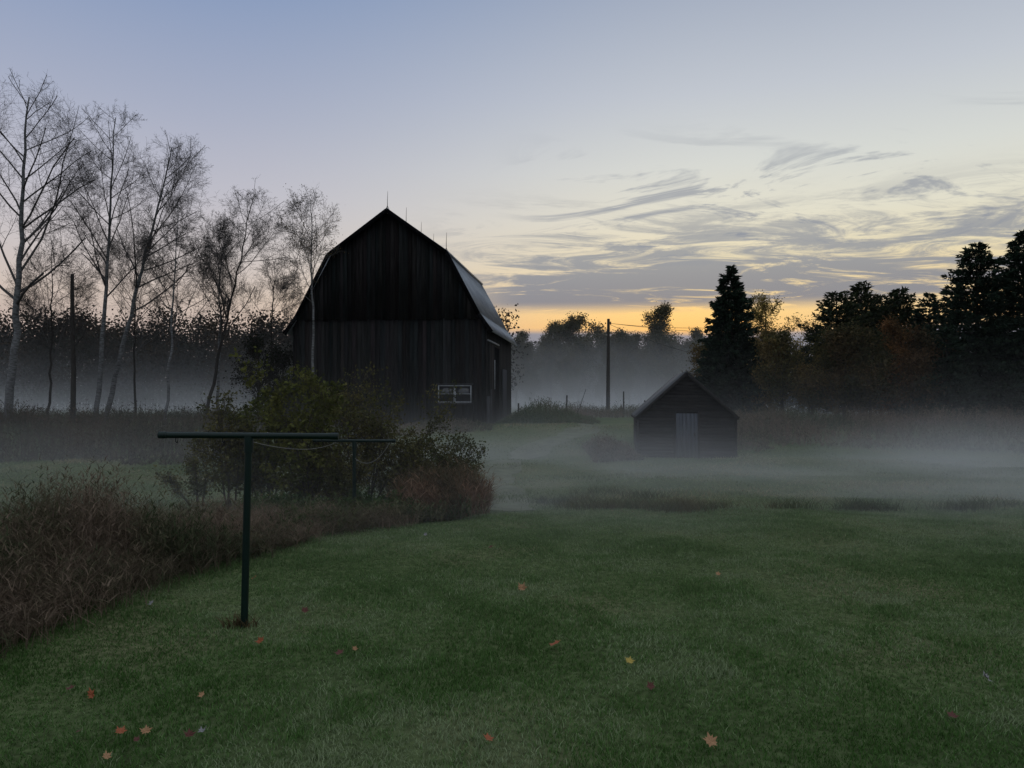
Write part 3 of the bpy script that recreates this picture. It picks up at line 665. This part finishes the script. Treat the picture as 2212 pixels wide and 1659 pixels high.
# ---------- fallen leaves
def maple(mat_i):
    prof=[(0,1.0),(18,.55),(32,.75),(42,.5),(62,.95),(80,.5),(100,.62),(118,.42),(140,.6),(165,.3),(180,.22)]
    full=prof+[(360-a,r) for a,r in reversed(prof[1:-1])]
    V=[(0,0,.01)]
    for a,r in full:
        t=math.radians(a);V.append((math.sin(t)*r,math.cos(t)*r,.35*r*r*(1+.9*math.sin(3*t))))
    n=len(full);V+=[(.03,-.2,.01),(-.03,-.2,.01),(.05,-.95,.16)]
    Fx=[(0,i+1,(i+1)%n+1) for i in range(n)]+[(n+1,n+2,n+3)]
    me=bpy.data.meshes.new('fallen_leaf');me.from_pydata(V,[],Fx);me.materials.append(mat_i);return me
LM=[maple(mat_basic('leaf_orange',(.36,.10,.035),.6,.5,14)),maple(mat_basic('leaf_tan',(.40,.22,.11),.7,.4,14)),maple(mat_basic('leaf_yellow',(.45,.33,.07),.6,.3,14)),maple(mat_basic('leaf_grey',(.26,.25,.25),.7,.4,14)),maple(mat_basic('leaf_dark',(.12,.04,.03),.7,.4,14))]
LB=['orange maple leaf fallen on the lawn','tan brown maple leaf fallen on the lawn','yellow maple leaf fallen on the lawn','grey faded leaf lying on the lawn','dark red maple leaf fallen on the lawn']
for px,py,t,s in[(1127,1282,1,.085),(1197,1406,0,.08),(1358,1446,2,.06),(203,1519,0,.07),(157,1504,4,.05),(265,1603,0,.055),(320,1598,1,.055),(412,1605,4,.06),(440,1602,3,.05),(1055,1614,0,.06),(1533,1622,1,.075),(2127,1486,3,.08),(660,1330,4,.06),(735,1425,4,.06),(768,1414,1,.04),(565,1397,0,.06),(550,1259,0,.06),(330,1315,3,.05),(236,1650,1,.05),(1405,1502,4,.06),(2050,1562,4,.06),(440,1517,1,.04),(300,1620,4,.04),(1549,1250,1,.05),(175,1600,4,.04),(920,1163,3,.05),(1060,1190,4,.05)]:
    x,y,z=G(px,py);s*=.9
    o=bpy.data.objects.new('fallen_leaf',LM[t]);COL.objects.link(o);o.location=(x,y,z+.06);o.scale=(s,s*random.uniform(.75,1),s*random.uniform(.5,1.3))
    o.rotation_euler=(random.uniform(.1,.8),random.uniform(-.5,.5),random.uniform(-1,1));tag(o,LB[t],'leaf','fallen leaves on the lawn')
# ---------- path
def path():
    C=[G(*p) for p in[(1110,1105),(1065,1050),(1085,1000),(1170,960),(1260,932),(1290,918)]]
    C=np.array(C);t=np.linspace(0,len(C)-1,60);cx=np.interp(t,range(len(C)),C[:,0]);cy=np.interp(t,range(len(C)),C[:,1])
    V=[];m=7
    for i in range(60):
        wd=.8+1.0*vnoise(i*.35,3.)
        for j in range(m):
            x=cx[i]+(j/(m-1)-.5)*wd+.3*(vnoise(i*.5,9.)-.5);V.append((x,cy[i],float(gz(x,cy[i]))+.02))
    V=np.array(V);i=(np.arange(59)[:,None]*m+np.arange(m-1)[None]).ravel()
    o=np_mesh('path',V,[np.stack([i,i+1,i+m+1,i+m],1)],mat_basic('worn_path',(.14,.15,.095),.9,.5,2.5,spec=.1),smooth=True);tag(o,'faint worn grass track leading to the barn','path',kind='structure')
path()
# ---------- mist (volume grid)
def mist():
    m,t=newmat('mist');N=t.nodes;L=t.links
    out=N.new('ShaderNodeOutputMaterial');vs=N.new('ShaderNodeVolumeScatter');vs.inputs['Color'].default_value=(1,.99,.97,1);vs.inputs['Anisotropy'].default_value=.1
    at_=N.new('ShaderNodeAttribute');at_.attribute_name='density'
    mu=N.new('ShaderNodeMath');mu.operation='MULTIPLY';mu.inputs[1].default_value=.02;L.new(at_.outputs['Fac'],mu.inputs[0]);L.new(mu.outputs[0],vs.inputs['Density']);L.new(vs.outputs[0],out.inputs['Volume'])
    ng=bpy.data.node_groups.new('mist_grid','GeometryNodeTree')
    ng.interface.new_socket(name='Geometry',in_out='INPUT',socket_type='NodeSocketGeometry')
    ng.interface.new_socket(name='Geometry',in_out='OUTPUT',socket_type='NodeSocketGeometry')
    N=ng.nodes;L=ng.links
    go=N.new('NodeGroupOutput');N.new('NodeGroupInput')
    vc=N.new('GeometryNodeVolumeCube');sm=N.new('GeometryNodeSetMaterial');sm.inputs['Material'].default_value=m
    vc.inputs['Min'].default_value=(-115,7,-1.0);vc.inputs['Max'].default_value=(115,140,12)
    vc.inputs['Resolution X'].default_value=160;vc.inputs['Resolution Y'].default_value=140;vc.inputs['Resolution Z'].default_value=64
    L.new(vc.outputs[0],sm.inputs['Geometry']);L.new(sm.outputs[0],go.inputs[0])
    ps=N.new('GeometryNodeInputPosition');sp=N.new('ShaderNodeSeparateXYZ');L.new(ps.outputs[0],sp.inputs[0])
    def M(op,a,b=None):
        n=N.new('ShaderNodeMath');n.operation=op
        for i,v in enumerate((a,b)):
            if v is None: continue
            if isinstance(v,(int,float)): n.inputs[i].default_value=v
            else: L.new(v,n.inputs[i])
        return n.outputs[0]
    def SS(v,a,b,c=0.,d=1.):
        n=N.new('ShaderNodeMapRange');n.interpolation_type='SMOOTHSTEP';L.new(v,n.inputs[0])
        for i,k in enumerate((a,b,c,d)): n.inputs[i+1].default_value=k
        return n.outputs[0]
    X,Y,Z=sp.outputs
    gr=SS(Y,31.5,42,-.4,.65);hgt=M('MAXIMUM',M('SUBTRACT',Z,gr),0)
    vm=N.new('ShaderNodeVectorMath');vm.operation='MULTIPLY';vm.inputs[1].default_value=(.15,.22,.45);L.new(ps.outputs[0],vm.inputs[0])
    nz=N.new('ShaderNodeTexNoise');nz.inputs['Scale'].default_value=1;nz.inputs['Detail'].default_value=3;L.new(vm.outputs[0],nz.inputs['Vector'])
    fac=[o for o in nz.outputs if o.name in('Fac','Factor')][0]
    nn=SS(fac,.38,.62,.0,2.3)
    low=M('MULTIPLY',M('EXPONENT',M('MULTIPLY',hgt,-1/.60)),M('MULTIPLY',SS(Y,7.5,18),SS(Y,30,40,1,.08)))
    low=M('MULTIPLY',M('MULTIPLY',low,nn),.056)
    low=M('MULTIPLY',low,SS(X,-12,3,.28,1.15))
    far=M('MULTIPLY',M('EXPONENT',M('MULTIPLY',hgt,-1/1.6)),SS(Y,50,75));far=M('MULTIPLY',M('MULTIPLY',far,.040),SS(nn,.3,1.5,.5,1.2))
    far2=M('MULTIPLY',M('MULTIPLY',M('EXPONENT',M('MULTIPLY',hgt,-1/9.)),SS(Z,12,6.5)),SS(Y,75,110));far2=M('MULTIPLY',far2,.016)
    far3=M('MULTIPLY',M('MULTIPLY',M('EXPONENT',M('MULTIPLY',hgt,-1/4.)),SS(Y,50,70)),.003)
    gen=M('MULTIPLY',M('MULTIPLY',M('EXPONENT',M('MULTIPLY',hgt,-1/1.2)),SS(Y,7,13)),.006)
    d=M('MULTIPLY',M('ADD',M('ADD',low,far),M('ADD',M('ADD',far2,far3),gen)),50.)
    L.new(d,vc.inputs['Density'])
    vd=bpy.data.volumes.new('ground_mist');vd.materials.append(m)
    try: vd.render.space='WORLD';vd.render.step_size=6.0;vd.render.clipping=.001
    except Exception as ex: print('VOL',ex)
    o=bpy.data.objects.new('ground_mist',vd);COL.objects.link(o)
    md=o.modifiers.new('mist','NODES');md.node_group=ng
    tag(o,'low white morning mist lying over the meadow','mist',kind='stuff')
mist()
# ---------- world
w=bpy.data.worlds.new('World');S.world=w;w.use_nodes=True;t=w.node_tree;N=t.nodes;L=t.links;N.clear()
out=N.new('ShaderNodeOutputWorld')
tc=N.new('ShaderNodeTexCoord');sp=N.new('ShaderNodeSeparateXYZ');L.new(tc.outputs['Generated'],sp.inputs[0]);X,Y,Z=sp.outputs
def M(op,a,b=None,c=None):
    n=N.new('ShaderNodeMath');n.operation=op
    for i,v in enumerate((a,b,c)):
        if v is None: continue
        if isinstance(v,(int,float)): n.inputs[i].default_value=v
        else: L.new(v,n.inputs[i])
    return n.outputs[0]
def SS(v,a,b,c=0.,d=1.):
    n=N.new('ShaderNodeMapRange');n.interpolation_type='SMOOTHSTEP';L.new(v,n.inputs[0])
    for i,k in enumerate((a,b,c,d)): n.inputs[i+1].default_value=k
    return n.outputs[0]
def ramp(v,st):
    r=N.new('ShaderNodeValToRGB');e=r.color_ramp.elements
    e[0].position=st[0][0];e[0].color=srgb(*st[0][1]);e[1].position=st[-1][0];e[1].color=srgb(*st[-1][1])
    for p,c in st[1:-1]:
        x=e.new(p);x.color=srgb(*c)
    L.new(v,r.inputs[0]);return r.outputs[0]
def mix(f,a,b,bt='MIX'):
    n=N.new('ShaderNodeMix');n.data_type='RGBA';n.blend_type=bt
    for i,v in((0,f),(6,a),(7,b)):
        if isinstance(v,(int,float)): n.inputs[i].default_value=v
        elif isinstance(v,tuple): n.inputs[i].default_value=v
        else: L.new(v,n.inputs[i])
    return n.outputs[2]
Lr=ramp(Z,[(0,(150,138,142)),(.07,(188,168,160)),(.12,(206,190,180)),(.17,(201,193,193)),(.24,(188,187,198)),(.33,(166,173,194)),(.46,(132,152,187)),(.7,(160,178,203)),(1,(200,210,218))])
Rr=ramp(Z,[(0,(190,150,110)),(.075,(250,190,104)),(.105,(252,208,128)),(.13,(240,213,156)),(.17,(229,217,182)),(.22,(223,220,202)),(.28,(212,215,210)),(.36,(191,197,206)),(.46,(163,173,191)),(.7,(172,186,205)),(1,(200,210,218))])  # upper stops of both ramps raised above the frame to brighten the lawn
hor=M('SQRT',M('ADD',M('MULTIPLY',X,X),M('MULTIPLY',Y,Y)));az=M('DIVIDE',X,M('MAXIMUM',hor,.001))
sky=mix(SS(az,-.42,.30),Lr,Rr)
sky=mix(M('MULTIPLY',M('MULTIPLY',SS(az,.18,.5),SS(Z,.19,.1)),.55),sky,srgb(222,202,168))
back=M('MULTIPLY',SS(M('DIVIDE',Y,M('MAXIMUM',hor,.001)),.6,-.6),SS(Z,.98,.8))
sky=mix(back,sky,ramp(Z,[(0,(126,130,146)),(.25,(156,166,185)),(.6,(200,210,217)),(1,(200,210,218))]))  # unseen sky behind the camera made brighter to add light on the ground
ns=N.new('ShaderNodeTexSky');ns.sky_type='NISHITA';ns.sun_disc=False;ns.sun_elevation=math.radians(2);ns.sun_rotation=math.radians(10)
sky=mix(.006,sky,ns.outputs[0],'ADD')
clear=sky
iz=M('DIVIDE',1.,M('ADD',M('MAXIMUM',Z,0.),.035))
cb=N.new('ShaderNodeCombineXYZ');L.new(M('MULTIPLY',X,iz),cb.inputs[0]);L.new(M('MULTIPLY',Y,iz),cb.inputs[1])
def cnoise(sc,scale,rough=.6,dist=.6,loc=(0,0,0),det=5,rot=0):
    mp=N.new('ShaderNodeMapping');mp.inputs['Scale'].default_value=sc;mp.inputs['Location'].default_value=loc;mp.inputs['Rotation'].default_value[2]=rot;L.new(cb.outputs[0],mp.inputs[0])
    n=N.new('ShaderNodeTexNoise');n.inputs['Scale'].default_value=scale;n.inputs['Detail'].default_value=det;n.inputs['Roughness'].default_value=rough;n.inputs['Distortion'].default_value=dist
    L.new(mp.outputs[0],n.inputs['Vector']);return n.outputs['Fac']
big=cnoise((.5,1.,1),.55,.5,.5,(6,2,0),det=2)
c1=cnoise((.75,1.2,1),1.45,.70,1.2,(3,1,0),det=7,rot=.10)
band=M('MULTIPLY',SS(Z,.27,.19),SS(Z,.102,.122));azm=SS(az,-.16,.02)
w1=M('ADD',M('MULTIPLY',c1,.70),M('MULTIPLY',big,.30))
w1=M('SUBTRACT',w1,SS(Z,.14,.25,-.02,.05))
f1=M('MULTIPLY',M('MULTIPLY',SS(w1,.415,.53),band),azm)
cc=mix(SS(Z,.11,.21),srgb(118,126,144),srgb(154,157,162))
sky=mix(M('MULTIPLY',f1,.86),sky,cc)
c2=cnoise((.8,.8,1),1.5,.62,2.4,(11.5,4,0),det=5,rot=.7)
f2=M('MULTIPLY',M('MULTIPLY',SS(c2,.52,.66),SS(Z,.34,.25)),M('MULTIPLY',SS(Z,.15,.2),SS(az,-.04,.10)))
sky=mix(M('MULTIPLY',f2,.66),sky,srgb(134,141,156))
c3=cnoise((.15,.35,1),1.0,.5,.3,(2,7,0),det=2)
low=M('MULTIPLY',SS(M('ADD',Z,M('MULTIPLY',M('SUBTRACT',c3,.5),.03)),.085,.075),SS(az,-.4,0.))
sky=mix(M('MULTIPLY',low,.85),sky,srgb(124,138,160))
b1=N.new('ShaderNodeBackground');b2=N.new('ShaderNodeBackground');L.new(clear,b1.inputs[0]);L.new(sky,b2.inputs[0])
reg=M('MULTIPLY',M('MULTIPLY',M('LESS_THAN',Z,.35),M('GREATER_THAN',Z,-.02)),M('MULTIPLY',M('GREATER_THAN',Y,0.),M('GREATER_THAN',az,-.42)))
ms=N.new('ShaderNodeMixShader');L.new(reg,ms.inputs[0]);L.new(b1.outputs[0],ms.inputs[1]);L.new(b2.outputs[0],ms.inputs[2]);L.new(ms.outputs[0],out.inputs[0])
sd=bpy.data.lights.new('Sun','SUN');sd.energy=.12;sd.angle=math.radians(12);sd.color=(1,.8,.6);so=bpy.data.objects.new('Sun',sd);COL.objects.link(so)
dv=-Vector((math.sin(math.radians(10)),math.cos(math.radians(10)),math.tan(math.radians(4))));so.rotation_euler=dv.to_track_quat('-Z','Y').to_euler()
cam=bpy.data.cameras.new('Camera');cam.sensor_width=36;cam.lens=36*.751;cam.clip_end=3000
co=bpy.data.objects.new('Camera',cam);COL.objects.link(co);co.location=(0,0,CZ);co.rotation_euler=(math.radians(90+math.degrees(math.atan(25.5/F_))),0,0);S.camera=co
S.view_settings.view_transform='Standard';S.view_settings.look='None';S.view_settings.exposure=0
